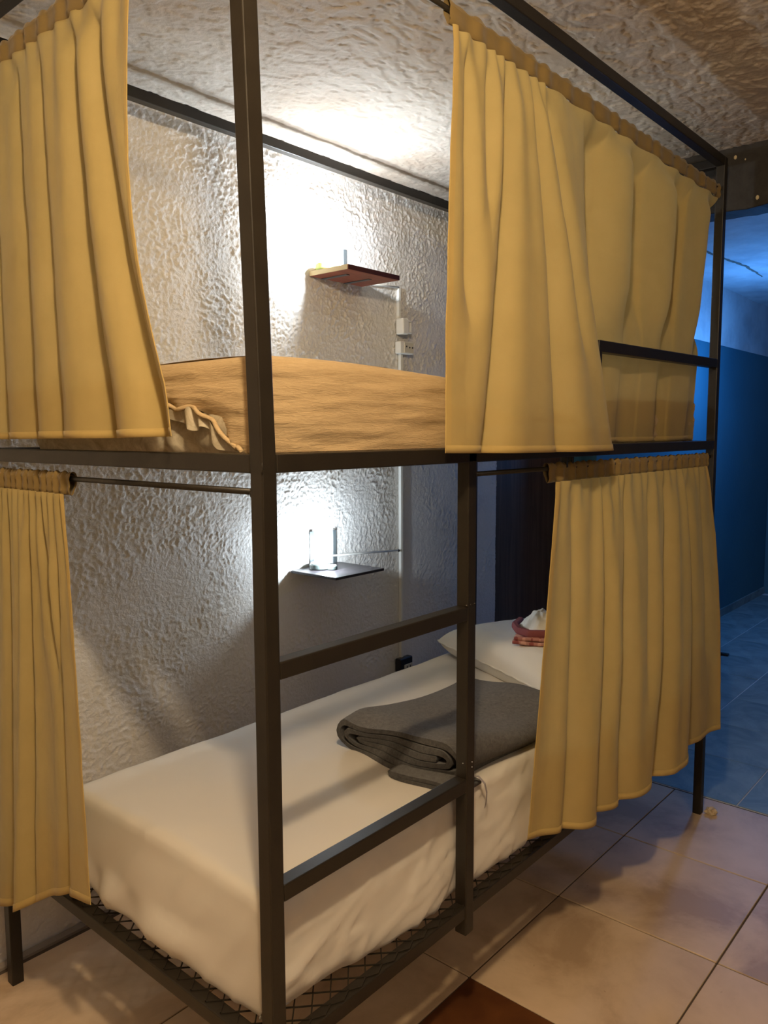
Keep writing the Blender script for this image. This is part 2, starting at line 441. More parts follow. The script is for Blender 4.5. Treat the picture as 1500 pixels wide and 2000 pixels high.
# dark wooden door at the head of the bed
dr = box('door_1', 2.328, 3.045, WY+0.035, WY+0.075, 0.004, 2.08, M_DOOR, bev=0.003)
struct(dr, 'dark brown wooden door seen past the ladder of the bunk', 'door')
o = box('wall_over_door', 2.328, 3.06, WY-0.02, WY+0.10, 2.085, 2.345, M_WALL); struct(o, 'white plaster above the dark wooden door', 'wall')
o = box('wall_behind_door', 2.2, 3.06, WY+0.10, WY+0.16, 0, 2.345, M_CRACK); struct(o, 'masonry behind the dark wooden door', 'wall')
# beam between the rooms
P = []
bm = bmesh.new(); bm_box(bm, 2.085, 2.205, -2.45, WY-0.001, 2.098, 2.34, 0.004, 2)
bmesh.ops.subdivide_edges(bm, edges=[e for e in bm.edges if e.calc_length() > 1], cuts=90, use_grid_fill=True)
for v in bm.verts:
    v.co.x += 0.003*float(fbm(np.array(v.co.y*9), np.array(v.co.z*9), 5, 3)); v.co.z += 0.005*float(fbm(np.array(v.co.y*14+3), np.array(v.co.x*14), 6, 3))
be = bm_obj('ceiling_beam', bm, M_BEAM); struct(be, 'blackened beam spanning the opening to the blue room', 'beam')
for (y, z, r) in ((0.002, 2.268, 0.0065), (-0.073, 2.124, 0.007), (-0.03, 2.255, 0.003), (-0.11, 2.23, 0.0035)):
    bm = bmesh.new(); bmesh.ops.create_icosphere(bm, subdivisions=2, radius=r, matrix=Matrix.Translation((2.084, y, z)) @ Matrix.Diagonal((0.5, 0.8, 1.1, 1)))
    bm_obj('plaster_speck', bm, M_SPECK, be, True)

# ---- floors: tiles are separate pieces with recessed joints
fl = box('floor', -1.75, 2.135, -2.45, WY+0.1, -0.06, -0.0035, M_GROUT); struct(fl, 'cream ceramic tiled floor under the bunk bed', 'floor')
TX, TY, GX, GY = 0.4545, 0.451, 0.761, 0.1455
bm = bmesh.new(); j = 0.0022
bm_box(bm, j-TX/2, TX/2-j, j-TY/2, TY/2-j, -0.012, 0, 0.0012, 1)
tme = bpy.data.meshes.new('tile'); bm.to_mesh(tme); bm.free(); tme.materials.append(M_TILE)
bme = tme.copy(); bme.materials.clear(); bme.materials.append(M_BROWN)
def put_tile(me, x, y, parent, z=0.0, sx=1, sy=1):
    o = bpy.data.objects.new('tile', me); COL.objects.link(o)
    o.parent = parent; o.location = (x, y, z); o.scale = (sx, sy, 1); return o
for ix in range(-5, 4):
    for iy in range(-6, 3):
        x0 = GX+ix*TX; x1 = x0+TX; y0 = GY+(iy-1)*TY; y1 = y0+TY
        if x1 > 2.14: continue
        if y0 > WY-0.06 or y1 < -2.45 or x0 < -1.75: continue
        sy = 1.0
        if y1 > WY-0.03: y1c = WY-0.03; sy = (y1c-y0)/TY; y1 = y1c
        brown = (ix == -1 and iy == 0)
        t = put_tile(bme if brown else tme, (x0+x1)/2, (y0+y1)/2, fl, random.uniform(-0.0006, 0.0006), 1, sy)
        if brown: t['label'] = 'single reddish brown floor tile among the cream ones'
# cut plaster strip along the wall foot
box('edge_strip', -1.3, 2.13, WY-0.028, WY-0.004, -0.01, 0.004, M_PLAIN, fl)
fb = box('floor_blue', 2.135, 6.3, -2.45, WY+0.1, -0.06, -0.002, M_GROUT2); struct(fb, 'teal slate tiled floor of the blue lit room', 'floor')
bm = bmesh.new(); SX = 0.40; SYt = 0.372; j = 0.0022
bm_box(bm, 0.0006-SX/2, SX/2-0.0006, j-SYt/2, SYt/2-j, -0.012, 0, 0.001, 1)
sme = bpy.data.meshes.new('tile'); bm.to_mesh(sme); bm.free(); sme.materials.append(M_SLATE)
for ix in range(0, 10):
    for iy in range(-6, 4):
        x0 = 2.139+ix*SX; y0 = -0.075+(iy-1)*SYt
        if y0 < -2.45 or y0+SYt > WY+0.06 or x0+SX > 6.25: continue
        if y0+SYt > BY-0.01 and x0 > 2.9: 
            put_tile(sme, x0+SX/2, (y0+BY-0.012)/2, fb, 0, 1, (BY-0.012-y0)/SYt); continue
        put_tile(sme, x0+SX/2, y0+SYt/2, fb, random.uniform(-0.0004, 0.0004))

# =================================================================== BUNK BED
bed = thing('bunk_bed', (1.0, 0.5, 0), 'dark brown square steel tube bunk bed with ladder against the stucco wall', 'bunk bed')
def bar(name, x0, x1, y0, y1, z0, z1, parent=bed, bev=0.0022):
    return box(name, x0, x1, y0, y1, z0, z1, M_METAL, parent, bev, 2)
# near post: the upper half leans slightly
def post(name, x, y, lean=(0, 0)):
    b = bar(name, x, x+S, y, y+S, 0, ZT)
    if lean != (0, 0):
        bm = bmesh.new(); bm.from_mesh(b.data)
        bmesh.ops.bisect_plane(bm, geom=bm.verts[:]+bm.edges[:]+bm.faces[:], plane_co=(0, 0, ZM-0.03), plane_no=(0, 0, 1))
        for v in bm.verts:
            t = max(0, (v.co.z-(ZM-0.03))/(ZT-ZM+0.03)); v.co.x += lean[0]*t; v.co.y += lean[1]*t
        bm.to_mesh(b.data); bm.free()
    return b
post('post', 0, 0, (-0.015, 0.016)); post('post', L-S, 0); post('post', 0, W-S); post('post', L-S, W-S)
XL = 0.534
bar('ladder_post', XL, XL+S, 0, S, 0.288, ZM-0.001)
for z in (1.0006, 0.6358):
    bar('rung', S, XL, 0, S, z-S, z)
# rails
bar('side_rail', S, L-S, 0, S, ZM-S, ZM); bar('side_rail', S, L-S, W-S, W, ZM-S, ZM)
bar('end_rail', 0, S, S, W-S, ZM-S, ZM); bar('end_rail', L-S, L, S, W-S, ZM-S, ZM)
zb0, zb1 = 0.326, 0.3546
bar('side_rail', S, L-S, 0.002, S, zb0, zb1); bar('side_rail', S, L-S, W-S, W, zb0, zb1)
bar('end_rail', 0, S, S, W-S, zb0, zb1); bar('end_rail', L-S, L, S, W-S, zb0, zb1)
o = bar('top_rail', S*0.3, L-S, 0, S, ZT-S, ZT)
for v in o.data.vertices:
    t = 1-(v.co.x)/L; v.co.y += 0.016*t
bar('top_rail', S, L-S, W-S, W, ZT-S, ZT)
bar('top_rail', 0, S, S+0.016, W-S, ZT-S, ZT); bar('top_rail', L-S, L, S, W-S, ZT-S, ZT)
# guard rail of the upper bunk and its hidden stub
g = bar('guard_rail', 1.100, L-S, 0.0, S, 1.566, 1.595)
for v in g.data.vertices: v.co.z -= 0.012*(L-v.co.x)/0.9
bar('guard_stub', 1.100, 1.100+S*0.7, 0.001, S-0.001, ZM, 1.570)
# curtain rods
RZU, RZL = 2.136, 1.2645
tube('curtain_rod', (0.014, S, RZL), (0.014, W-S, RZL), 0.0052, M_METAL, bed)
tube('curtain_rod', (XL+S, 0.014, RZL+0.004), (L-S, 0.014, RZL+0.004), 0.0052, M_METAL, bed)
tube('curtain_rod', (0.004, S+0.01, RZU), (0.014, W-S, RZU), 0.0052, M_METAL, bed)
tube('curtain_rod', (S*0.3, 0.028, RZU+0.002), (L-S, 0.014, RZU+0.008), 0.0052, M_METAL, bed)
# weld beads and screws
def bead(x, y, z, r, material=M_METAL, name='weld_bead', sc=(1, 1, 0.8)):
    bm = bmesh.new(); bmesh.ops.create_icosphere(bm, subdivisions=2, radius=r, matrix=Matrix.Translation((x, y, z)) @ Matrix.Diagonal((*sc, 1)))
    return bm_obj(name, bm, material, bed, True)
for i in range(5): bead(XL-0.001+i*0.0065-0.001, 0.002+0.001*(i % 2), 1.0006+0.003, 0.0038)
bead(-0.0005, -0.0005, 1.302, 0.0035, sc=(0.5, 0.5, 2.5)); bead(0.010, S, 1.262, 0.009, sc=(1, 1.2, 1)); bead(XL+S, 0.014, RZL+0.002, 0.008)
bead(XL+0.018, -0.0002, 0.668, 0.0016, M_ZINC, 'screw_head'); bead(XL+0.018, -0.0002, 0.657, 0.0016, M_ZINC, 'screw_head'); bead(XL-0.0002, 0.010, 0.668, 0.0016, M_ZINC, 'screw_head')
# two dark clips between rod and rail
for x in (0.952, 0.982):
    bm = bmesh.new(); bm_box(bm, x, x+0.008, 0.006, 0.022, RZL+0.004, ZM-S+0.001, 0.001, 1)
    bm_obj('rod_clip', bm, M_BLACK, bed)
# frosted plaster lumps at two feet
# expanded metal decks
def expanded(name, x0, x1, y0, y1, z):
    LW, SW = 0.046, 0.0215
    V = []; Fc = []; th = 0.0020; hw = 0.0017
    nrow = int((y1-y0)/SW)
    for r in range(nrow+1):
        yc = y0+r*SW; sgn = 1 if r % 2 == 0 else -1
        n = int((x1-x0)/(LW/2)); prev = None
        for i in range(n+1):
            x = x0+i*LW/2; y = yc+sgn*(SW/2-0.0004)*(1 if i % 2 == 0 else -1)
            y = min(max(y, y0), y1)
            b = len(V)
            V += [(x, y-hw, z), (x, y+hw, z), (x, y+hw, z+th), (x, y-hw, z+th)]
            if prev is not None:
                for a in range(4):
                    c = (a+1) % 4
                    Fc.append((prev+a, prev+c, b+c, b+a))
            prev = b
    o = meshobj(name, V, Fc, M_METAL, bed); o['kind'] = 'stuff'; return o
expanded('mesh_deck', 0.006, L-0.006, 0.006, W-0.006, zb1+0.0004)
expanded('mesh_deck', 0.010, L-0.010, S+0.001, W-S-0.001, ZM-0.010)
# back-left foot plaster splash
# =================================================================== BEDDING
# lower mattress in fitted sheet
V, Nn, Fc = rounded_box(0.045, 1.945, 0.050, 0.735, 0.3575, 0.572, 0.020, 0.011)
x, y, z = V.T
side = sstep(0.57, 0.50, z)*sstep(0.35, 0.40, z)
dsp = 0.006*side*np.sin((z-0.36)/0.21*np.pi)
rdg = lambda f: 1-np.abs(f)
wr_front = (0.004*fbm(x*4+z*6, z*12-x*5, 4, 2)+0.009*np.clip(rdg(pn(x*4+z*5, z*18-x*8, 41))-0.86, 0, 1)*7*0.6)*(Nn[:, 1] < -0.3)
wr_end = (0.004*fbm(y*4, z*9+y*4, 6, 2)+0.0075*np.clip(rdg(pn(y*5+z*3, z*6+y*9, 43))-0.88, 0, 1)*8*0.6)*(Nn[:, 0] < -0.3)
wr_top = 0.0022*fbm(x*5, y*7+x*2, 8, 4)*(Nn[:, 2] > 0.3)
V = V+Nn*(dsp+wr_front+wr_end+wr_top)[:, None]
# top crowns slightly, lower hem tucks under with gathers on the end face
top = Nn[:, 2] > 0.2
V[:, 2] += top*0.010*np.sin(np.clip((y-0.05)/0.685, 0, 1)*np.pi)*0.6
lowf = np.clip((0.572-z)/0.21, 0, 1)**1.4
foot = Nn[:, 0] < -0.3; ty = np.clip((y-0.05)/0.685, 0, 1)
puff = np.sin(np.clip((0.45-z)/0.09, 0, 1)*np.pi)*(0.006+0.012*np.sin(y*27+2*np.sin(y*11)+14*(z-0.4)))*sstep(0.15, 0.35, y)
V[:, 0] -= foot*(lowf*0.020*np.sin(np.pi*(0.12+0.80*ty))**0.8+puff)
V[:, 2] += foot*sstep(0.42, 0.37, z)*(0.004+0.010*(0.5+0.5*np.sin(y*29+1.3)))*sstep(0.15, 0.5, y)
front = Nn[:, 1] < -0.3
V[:, 1] -= front*lowf*0.022*sstep(0.08, 0.50, x)*(1-0.6*np.exp(-((x-0.548)/0.05)**2))
V[:, 1] += front*sstep(0.40, 0.36, z)*0.018*sstep(0.35, 0.08, x)
V[:, 2] = np.maximum(V[:, 2], 0.3565)
mt = thing('mattress', (1.0, 0.39, 0.36), 'low mattress in white fitted sheet on the bottom bunk', 'mattress')
meshobj('fitted_sheet', V, Fc, M_SHEET, mt, True)
# elastic hem of the sheet, gathered at the foot
hv = []; nsteps = 160
for i in range(nsteps):
    t = i/(nsteps-1); yy = 0.075+0.63*t
    hv.append((0.060+0.006*math.sin(yy*58+3*math.sin(yy*17))*min(1, t*3), yy, 0.363+0.010*t*(0.5+0.5*math.sin(yy*31+1.3))))
def rope(name, pts, r, material, parent, n=6):
    pts = [Vector(p) for p in pts]; V = []; Fc = []
    for i, p in enumerate(pts):
        d = (pts[min(i+1, len(pts)-1)]-pts[max(i-1, 0)]).normalized()
        q = d.to_track_quat('Z', 'Y')
        rr = r[i] if hasattr(r, '__len__') else r
        for k in range(n):
            a = 2*math.pi*k/n; V.append(p+q @ Vector((rr*math.cos(a), rr*math.sin(a), 0)))
    for i in range(len(pts)-1):
        for k in range(n):
            Fc.append((i*n+k, i*n+(k+1) % n, (i+1)*n+(k+1) % n, (i+1)*n+k))
    Fc.append(tuple(range(n))[::-1]); Fc.append(tuple((len(pts)-1)*n+k for k in range(n)))
    return meshobj(name, V, Fc, material, parent, True)

# upper mattress with tan cover, the cover pulled up at the foot
um = thing('mattress', (1.0, 0.45, 1.315), 'upper bunk mattress under a tan crinkled cover with bunched elastic corner', 'mattress')
V, Nn, Fc = rounded_box(0.056, 1.94, 0.076, 0.83, ZM-0.0075, 1.466, 0.025, 0.02)
x, y, z = V.T
bulge = (Nn[:, 0] < -0.3)*((0.010*fbm(y*11, z*14, 3, 3)+0.010*np.sin(y*48+2*np.sin(y*19)))*sstep(1.44, 1.38, z))
V = V+Nn*bulge[:, None]
meshobj('ticking', V, Fc, M_UNDER, um, True)
# the cover: front face, top, foot face with an arched lower edge
def arch(y):      # lower edge of the cover on the foot side, by y
    t = np.clip((y-0.085)/0.24, 0, 1)
    return ZM-0.004+0.089*np.sin(t*np.pi/2)**0.8 + 0.006*np.sin(y*40)*(t > 0.05) - 0.012*sstep(0.45, 0.80, y)
def cover_profile(kind, s, n):
    return None
nu, nv = 200, 40
# front
us = np.linspace(0, 1, nu); vv = np.linspace(0, 1, nv)
U_, V_ = np.meshgrid(us, vv, indexing='ij')
# outline path around foot and front in plan: from y=0.83 at foot -> corner -> along front to x=1.945
path = []
cr = 0.035
for y in np.linspace(0.835, 0.062+cr, 70): path.append((0.040, y, -1, 0))
for a in np.linspace(0, np.pi/2, 14)[1:-1]: path.append((0.040+cr-cr*math.cos(a), 0.062+cr-cr*math.sin(a), -math.cos(a), -math.sin(a)))
for x in np.linspace(0.040+cr, 1.945, 170): path.append((x, 0.062, 0, -1))
path = np.array(path); NP = len(path)
ztop = 1.462+0.012*np.exp(-((path[:, 0]-0.15)/0.35)**2)+0.006*np.sin(path[:, 0]*4+0.5)
zlow = np.where(path[:, 1] > 0.084, arch(path[:, 1]), ZM+0.0006)
rows = []
nv = 36
for k in range(nv):
    t = k/(nv-1)
    zz = zlow+(ztop-0.022-zlow)*t
    px = path[:, 0]; py = path[:, 1]
    s = px*1.0+(0.835-py)
    d = 0.0035*fbm(s*5, zz*40, 12, 4)+0.004*np.sin(t*np.pi)+0.006*(1-t)**3*np.sin(s*70+2*np.sin(s*23))*(path[:, 1] > 0.11)
    rows.append(np.stack([px+path[:, 2]*d, py+path[:, 3]*d, zz], -1))
for a in np.linspace(0, np.pi/2, 7)[1:]:
    r = 0.022
    ins = r*(1-math.cos(a)); up = r*math.sin(a)
    rows.append(np.stack([path[:, 0]-path[:, 2]*ins, path[:, 1]-path[:, 3]*ins, ztop-r+up], -1))
# top strip inward
for ins in (0.05, 0.10, 0.18, 0.27, 0.36):
    ex = np.minimum(path[:, 0]+ins*(path[:, 2] < -0.01)*(-path[:, 2]), 1.945)
    ey = np.minimum(path[:, 1]+ins*(-path[:, 3]), 0.835)
    rows.append(np.stack([ex, ey, ztop+0.004*math.sin(ins*8)], -1))
P = np.stack(rows, 1)
gridobj('cover', P, M_COVER, um, True, flip=False)
# flat top of the cover
xs = np.linspace(0.06, 1.945, 120); ys = np.linspace(0.085, 0.835, 50)
X, Y = np.meshgrid(xs, ys, indexing='ij')
gridobj('cover_top', np.stack([X, Y, 1.4675+0.012*np.exp(-((X-0.15)/0.35)**2)*np.ones_like(Y)-0.004+0.003*fbm(X*4, Y*4, 3, 3)], -1), M_COVER, um)
# ruffled elastic at the arched edge: a gathered band below the arch
ys = np.linspace(0.826, 0.082, 520)
rows = []
for k in range(10):
    t = k/9
    zed = arch(ys)
    ph = ys*115+3.0*np.sin(ys*31)+1.5*np.sin(ys*11)
    amp = 0.0075*(0.35+0.65*t)
    xo = 0.0375-0.003+amp*np.sin(ph)*(1-0.3*t)+0.004*t
    zz = zed-0.036*t*np.clip((zed-ZM+0.004)/0.045, 0.12, 1)*(0.80+0.20*np.sin(ph*0.5))+0.004*(1-t)*np.sin(ph*0.7)
    zz = np.maximum(zz, ZM+0.001)
    rows.append(np.stack([xo, ys, zz], -1))
gridobj('elastic_ruffle', np.stack(rows, 1), M_UNDER, um)
rope('elastic_hem', [(0.0345+0.003*math.sin(y*120), y, float(arch(np.array(y)))+0.001+0.003*math.sin(y*90)) for y in np.linspace(0.826, 0.086, 220)], 0.0042, M_COVER, um)

# =================================================================== CURTAINS
def smooth_curve(ctrl, n, passes=3):
    ctrl = np.array(ctrl, float); u = np.linspace(0, 1, n)
    P = np.stack([np.interp(u, ctrl[:, 0], ctrl[:, k]) for k in range(1, 4)], 1)
    kk = max(3, n//40)
    for _ in range(passes):
        pad = np.concatenate([2*P[:1]-P[1:kk+1][::-1], P, 2*P[-1:]-P[-kk-1:-1][::-1]])
        c = np.cumsum(np.concatenate([np.zeros((1, 3)), pad]), 0)
        P = (c[2*kk+1:]-c[:-2*kk-1])/(2*kk+1)
    return P
def curtain(name, label, T, B, out, folds, gathers, seed, rod, rodlen, ex=1.25, nu=420, nv=110, edge_curve=None, group=None, hem_sides=(0,), valleys=()):
    """T, B: control rows (u, x, y, z) of the upper seam and the hem; out: outward axis vector"""
    T = smooth_curve(T, nu); B = smooth_curve(B, nu)
    out = np.array(out, float); u = np.linspace(0, 1, nu); v = np.linspace(0, 1, nv)
    U, Vv = np.meshgrid(u, v, indexing='ij')
    P = T[:, None]*(1-Vv[..., None])+B[:, None]*Vv[..., None]
    o_t = T @ out; o_b = B @ out
    cur = P @ out
    want = o_t[:, None]+(o_b-o_t)[:, None]*(Vv**ex)
    P = P+(want-cur)[..., None]*out
    D = np.zeros_like(U)
    warp = U+0.010*pn(U*5, Vv*2.0, seed)
    for (n, ph, at, ab, sharp) in folds:
        s = np.sin(2*np.pi*(n*warp+ph))
        s = np.sign(s)*np.abs(s)**sharp
        env = 0.4+0.8*np.clip(pn(U*n*0.6+7.1, Vv*0.6, seed+5)+0.3, 0, 1)
        D += s*env*(at*(1-Vv)+ab*Vv)*sstep(0.0, 0.05, Vv)
    for (ut, ub, wd, dp, v0, v1) in valleys:
        uc = ut+(ub-ut)*Vv+0.006*pn(Vv*3, Vv*0+ut*50, seed+3)
        ww = wd*(0.55+0.45*Vv); q = (U-uc)/ww
        win = sstep(v0, v0+0.12, Vv)*(1-sstep(v1-0.2, v1+0.001, Vv) if v1 < 1 else 1)
        D += win*dp*(-np.exp(-np.abs(q)**1.5)+0.30*np.exp(-((q-2.4)/1.5)**2)+0.20*np.exp(-((q+2.8)/1.6)**2))
    n, amp, fall = gathers
    D += amp*np.sin(2*np.pi*n*(warp+0.02*pn(U*9, U*0, seed+9)))*np.exp(-Vv/fall)
    D += 0.0012*fbm(U*14, Vv*9, seed+20, 3)*sstep(0, 0.2, Vv)
    P = P+D[..., None]*out
    if edge_curve is not None: P = edge_curve(P, U, Vv)
    root = thing(name, tuple(np.mean(T, 0)), label, 'curtain', group)
    gridobj('panel', P, M_CURT, root)
    nrm = np.cross(np.gradient(P, axis=0), np.gradient(P, axis=1)); nrm /= np.linalg.norm(nrm, axis=2, keepdims=True)+1e-12
    if (nrm.reshape(-1, 3).mean(0) @ out) < 0: nrm = -nrm
    # hem: doubled cloth at the foot
    k0 = int(nv*0.978)
    H = P[:, k0:]+nrm[:, k0:]*0.0016
    H = np.concatenate([P[:, k0:k0+1], H, P[:, -1:]-nrm[:, -1:]*0.0012], 1)
    gridobj('hem', H, M_HEM, root)
    for sd in hem_sides:
        ke = max(3, int(nu*0.018))
        Hs = (P[:ke]+nrm[:ke]*0.0015) if sd == 0 else (P[-ke:]+nrm[-ke:]*0.0015)
        base = P[:ke] if sd == 0 else P[-ke:]
        Hs = np.concatenate([base[:1] if sd == 0 else Hs[:0], Hs, Hs[:0] if sd == 0 else base[-1:]], 0)
        gridobj('side_hem', Hs, M_HEM, root)
    # header pocket: a flattened sleeve round the rod, gathered
    (p0, p1) = map(np.array, rod); nh = 360
    hu = np.linspace(0, 1, nh); C = p0+(p1-p0)*hu[:, None]
    ax = (p1-p0)/np.linalg.norm(p1-p0)
    g1 = np.sin(2*np.pi*n*(hu+0.02*pn(hu*9, hu*0, seed+9))); g2 = np.sin(2*np.pi*n*1.7*hu+2)
    ring = []
    for a in np.linspace(0, 2*np.pi, 17)[:-1]:
        ca, sa = math.cos(a), math.sin(a)
        dz = 0.0125*sa if sa > 0 else rodlen*sa
        r_o = (0.0085 if sa > -0.2 else 0.0075)*ca+(0.0032*g1+0.0012*g2)*(0.35+0.65*(sa < 0.2))+0.0035*(sa < -0.5)
        zz = dz+(0.002*g2+0.0015*g1)*(sa > 0.5)
        ring.append(C+np.outer(r_o, out)+np.outer(np.broadcast_to(zz, (nh,)), (0, 0, 1)))
    ring.append(ring[0])
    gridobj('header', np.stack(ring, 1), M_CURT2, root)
    return root

# A: upper curtain at the foot end (hangs on the far part of the foot rod)
YF = 0.955
cA = curtain('curtain', 'mustard curtain of the upper bunk at its foot end, upper left of the photo',
   T=[(0, 0.000, 0.300, 2.106), (1, 0.004, YF, 2.106)],
   B=[(0, -0.035, 0.175, 1.350), (0.25, -0.030, 0.35, 1.346), (0.6, -0.030, 0.62, 1.345), (1, -0.020, YF, 1.342)],
   out=(-1, 0, 0), folds=[(2.4, 0.10, 0.004, 0.006, 0.9), (6.3, 0.35, 0.004, 0.003, 1.0)], gathers=(11, 0.004, 0.10), seed=11,
   valleys=[(0.20, 0.07, 0.045, 0.030, 0, 1), (0.31, 0.31, 0.040, 0.034, 0, 1), (0.50, 0.52, 0.030, 0.016, 0, 1), (0.66, 0.66, 0.03, 0.018, 0, 1), (0.84, 0.83, 0.03, 0.018, 0, 1)],
   rod=((0.005, 0.305, RZU), (0.013, YF, RZU)), rodlen=0.033, ex=1.0,
   edge_curve=lambda P, U, V: P+np.stack([0*U, 0.050*np.exp(-U/0.25)*np.sin(np.pi*np.clip(V*1.12, 0, 1))**1.0*1.0, 0*U], -1))
# B: upper curtain along the front; near panel hangs outside, the rest tucks behind the guard rail
def ec_B(P, U, V):
    back = sstep(0.56, 0.62, U)
    w = U+0.02*pn(U*6, V*1.5, 88)
    f = np.sin(2*np.pi*(w*8.3+0.1*V)); f2 = np.sin(2*np.pi*(w*15.0+0.4))
    amp = (1-0.80*sstep(0.45, 0.66, V))*sstep(0.0, 0.10, V)
    dy = back*(amp*(0.036*np.sign(f)*np.abs(f)**0.6+0.012*f2+0.018))
    dx = back*amp*0.030*np.cos(2*np.pi*(w*8.3+0.1*V))
    return P+np.stack([-0.012*np.exp(-U/0.15)*np.sin(np.pi*V)+dx, dy, 0*U], -1)
cB = curtain('curtain', 'mustard curtain along the front of the upper bunk, tucked behind the guard rail',
   T=[(0, 0.488, 0.012, 2.107), (0.54, 0.860, 0.010, 2.107), (1, 1.955, 0.010, 2.111)],
   B=[(0, 0.395, -0.040, 1.316), (0.2, 0.58, -0.055, 1.312), (0.45, 0.94, -0.072, 1.308), (0.545, 1.075, -0.070, 1.308), (0.575, 1.090, -0.030, 1.309), (0.60, 1.07, 0.035, 1.316),
      (0.66, 1.16, 0.050, 1.3245), (0.78, 1.45, 0.046, 1.3240), (0.83, 1.60, 0.040, 1.324), (0.86, 1.60, 0.052, 1.324), (1, 1.925, 0.044, 1.326)],
   out=(0, -1, 0), folds=[(5.6, 0.15, 0.004, 0.004, 0.9)], gathers=(17, 0.0045, 0.10), seed=23,
   valleys=[(0.065, 0.10, 0.022, 0.018, 0, 0.75), (0.17, 0.12, 0.020, 0.012, 0.0, 0.5), (0.27, 0.155, 0.028, 0.032, 0, 1), (0.40, 0.365, 0.026, 0.034, 0, 1), (0.49, 0.47, 0.018, 0.012, 0, 0.8)],
   rod=((0.482, 0.022, RZU+0.004), (1.962, 0.014, RZU+0.008)), rodlen=0.033, ex=0.75, nu=560, edge_curve=ec_B)
# C: lower curtain at the foot end
def ec_C(P, U, V):
    return P+np.stack([0*U, 0*U, 0*U], -1)
cC = curtain('curtain', 'mustard curtain of the lower bunk at its foot end, lower left of the photo',
   T=[(0, -0.004, 0.600, 1.235), (1, 0.002, YF, 1.235)],
   B=[(0, -0.060, 0.450, 0.462), (0.12, -0.050, 0.530, 0.445), (0.35, -0.045, 0.66, 0.385), (0.7, -0.060, 0.80, 0.300), (1, -0.040, 0.975, 0.245)],
   out=(-1, 0, 0), folds=[(2.1, 0.05, 0.003, 0.010, 0.9)], gathers=(13, 0.005, 0.16), seed=37,
   valleys=[(0.30, 0.10, 0.035, 0.020, 0, 0.55), (0.46, 0.52, 0.035, 0.026, 0, 1), (0.12, 0.20, 0.03, 0.012, 0.1, 1), (0.74, 0.76, 0.04, 0.02, 0, 1)],
   rod=((0.014, 0.592, RZL), (0.014, YF, RZL)), rodlen=0.033, ex=1.1, edge_curve=ec_C)
# D: lower curtain along the front, towards the head
def ec_D(P, U, V):
    return P+np.stack([-0.020*np.exp(-U/0.2)*np.sin(np.pi*np.clip(V, 0, 1)), -0.012*np.sin(np.pi*V), 0*U], -1)
cD = curtain('curtain', 'mustard curtain along the front of the lower bunk, at the pillow end',
   T=[(0, 0.880, -0.004, 1.238), (1, 1.915, 0.000, 1.239)],
   B=[(0, 0.745, -0.022, 0.425), (0.25, 0.930, -0.075, 0.402), (0.33, 0.975, -0.098, 0.400), (0.36, 1.03, -0.075, 0.398), (0.7, 1.40, -0.120, 0.396), (0.78, 1.49, -0.120, 0.395), (0.815, 1.62, -0.075, 0.394), (1, 1.805, -0.110, 0.395)],
   out=(0, -1, 0), folds=[(3.4, 0.55, 0.003, 0.006, 0.9), (9, 0.2, 0.005, 0.002, 0.9)], gathers=(20, 0.005, 0.12), seed=53,
   valleys=[(0.10, 0.17, 0.025, 0.016, 0, 1), (0.24, 0.345, 0.024, 0.034, 0, 1), (0.37, 0.44, 0.022, 0.022, 0, 1), (0.52, 0.53, 0.02, 0.012, 0, 0.8), (0.66, 0.61, 0.028, 0.034, 0, 1), (0.81, 0.805, 0.022, 0.026, 0, 1), (0.92, 0.92, 0.02, 0.012, 0, 0.8)],
   rod=((0.865, 0.014, RZL+0.004), (1.945, 0.014, RZL+0.004)), rodlen=0.033, ex=0.9, edge_curve=ec_D, hem_sides=(0, 1))

# =================================================================== THINGS ON THE BEDS
# folded grey wool blanket: a flattened roll of thick cloth, layers showing at the foot side
def stadium(y0, y1, z0, z1, n=16):
    h = (z1-z0)/2; zc = (z0+z1)/2; pts = []
    for a in np.linspace(-np.pi/2, np.pi/2, n): pts.append((y1-h+h*math.cos(a), zc+h*math.sin(a)))
    for a in np.linspace(np.pi/2, 3*np.pi/2, n): pts.append((y0+h+h*math.cos(a), zc+h*math.sin(a)))
    return pts
def ribbon(pts, th):
    pts = np.array(pts); d = np.gradient(pts, axis=0); d /= np.linalg.norm(d, axis=1, keepdims=True)+1e-9
    nn = np.stack([-d[:, 1], d[:, 0]], 1)
    return np.concatenate([pts+nn*th/2, (pts-nn*th/2)[::-1]])
def resample(pts, n):
    pts = np.array(pts); s = np.concatenate([[0], np.cumsum(np.linalg.norm(np.diff(pts, axis=0), axis=1))])
    t = np.linspace(0, s[-1], n); return np.stack([np.interp(t, s, pts[:, k]) for k in range(2)], 1)
zb = 0.578
bl = thing('blanket', (0.85, 0.2, zb), 'folded dark grey wool blanket lying on the white sheet behind the ladder', 'blanket')
th = 0.0112
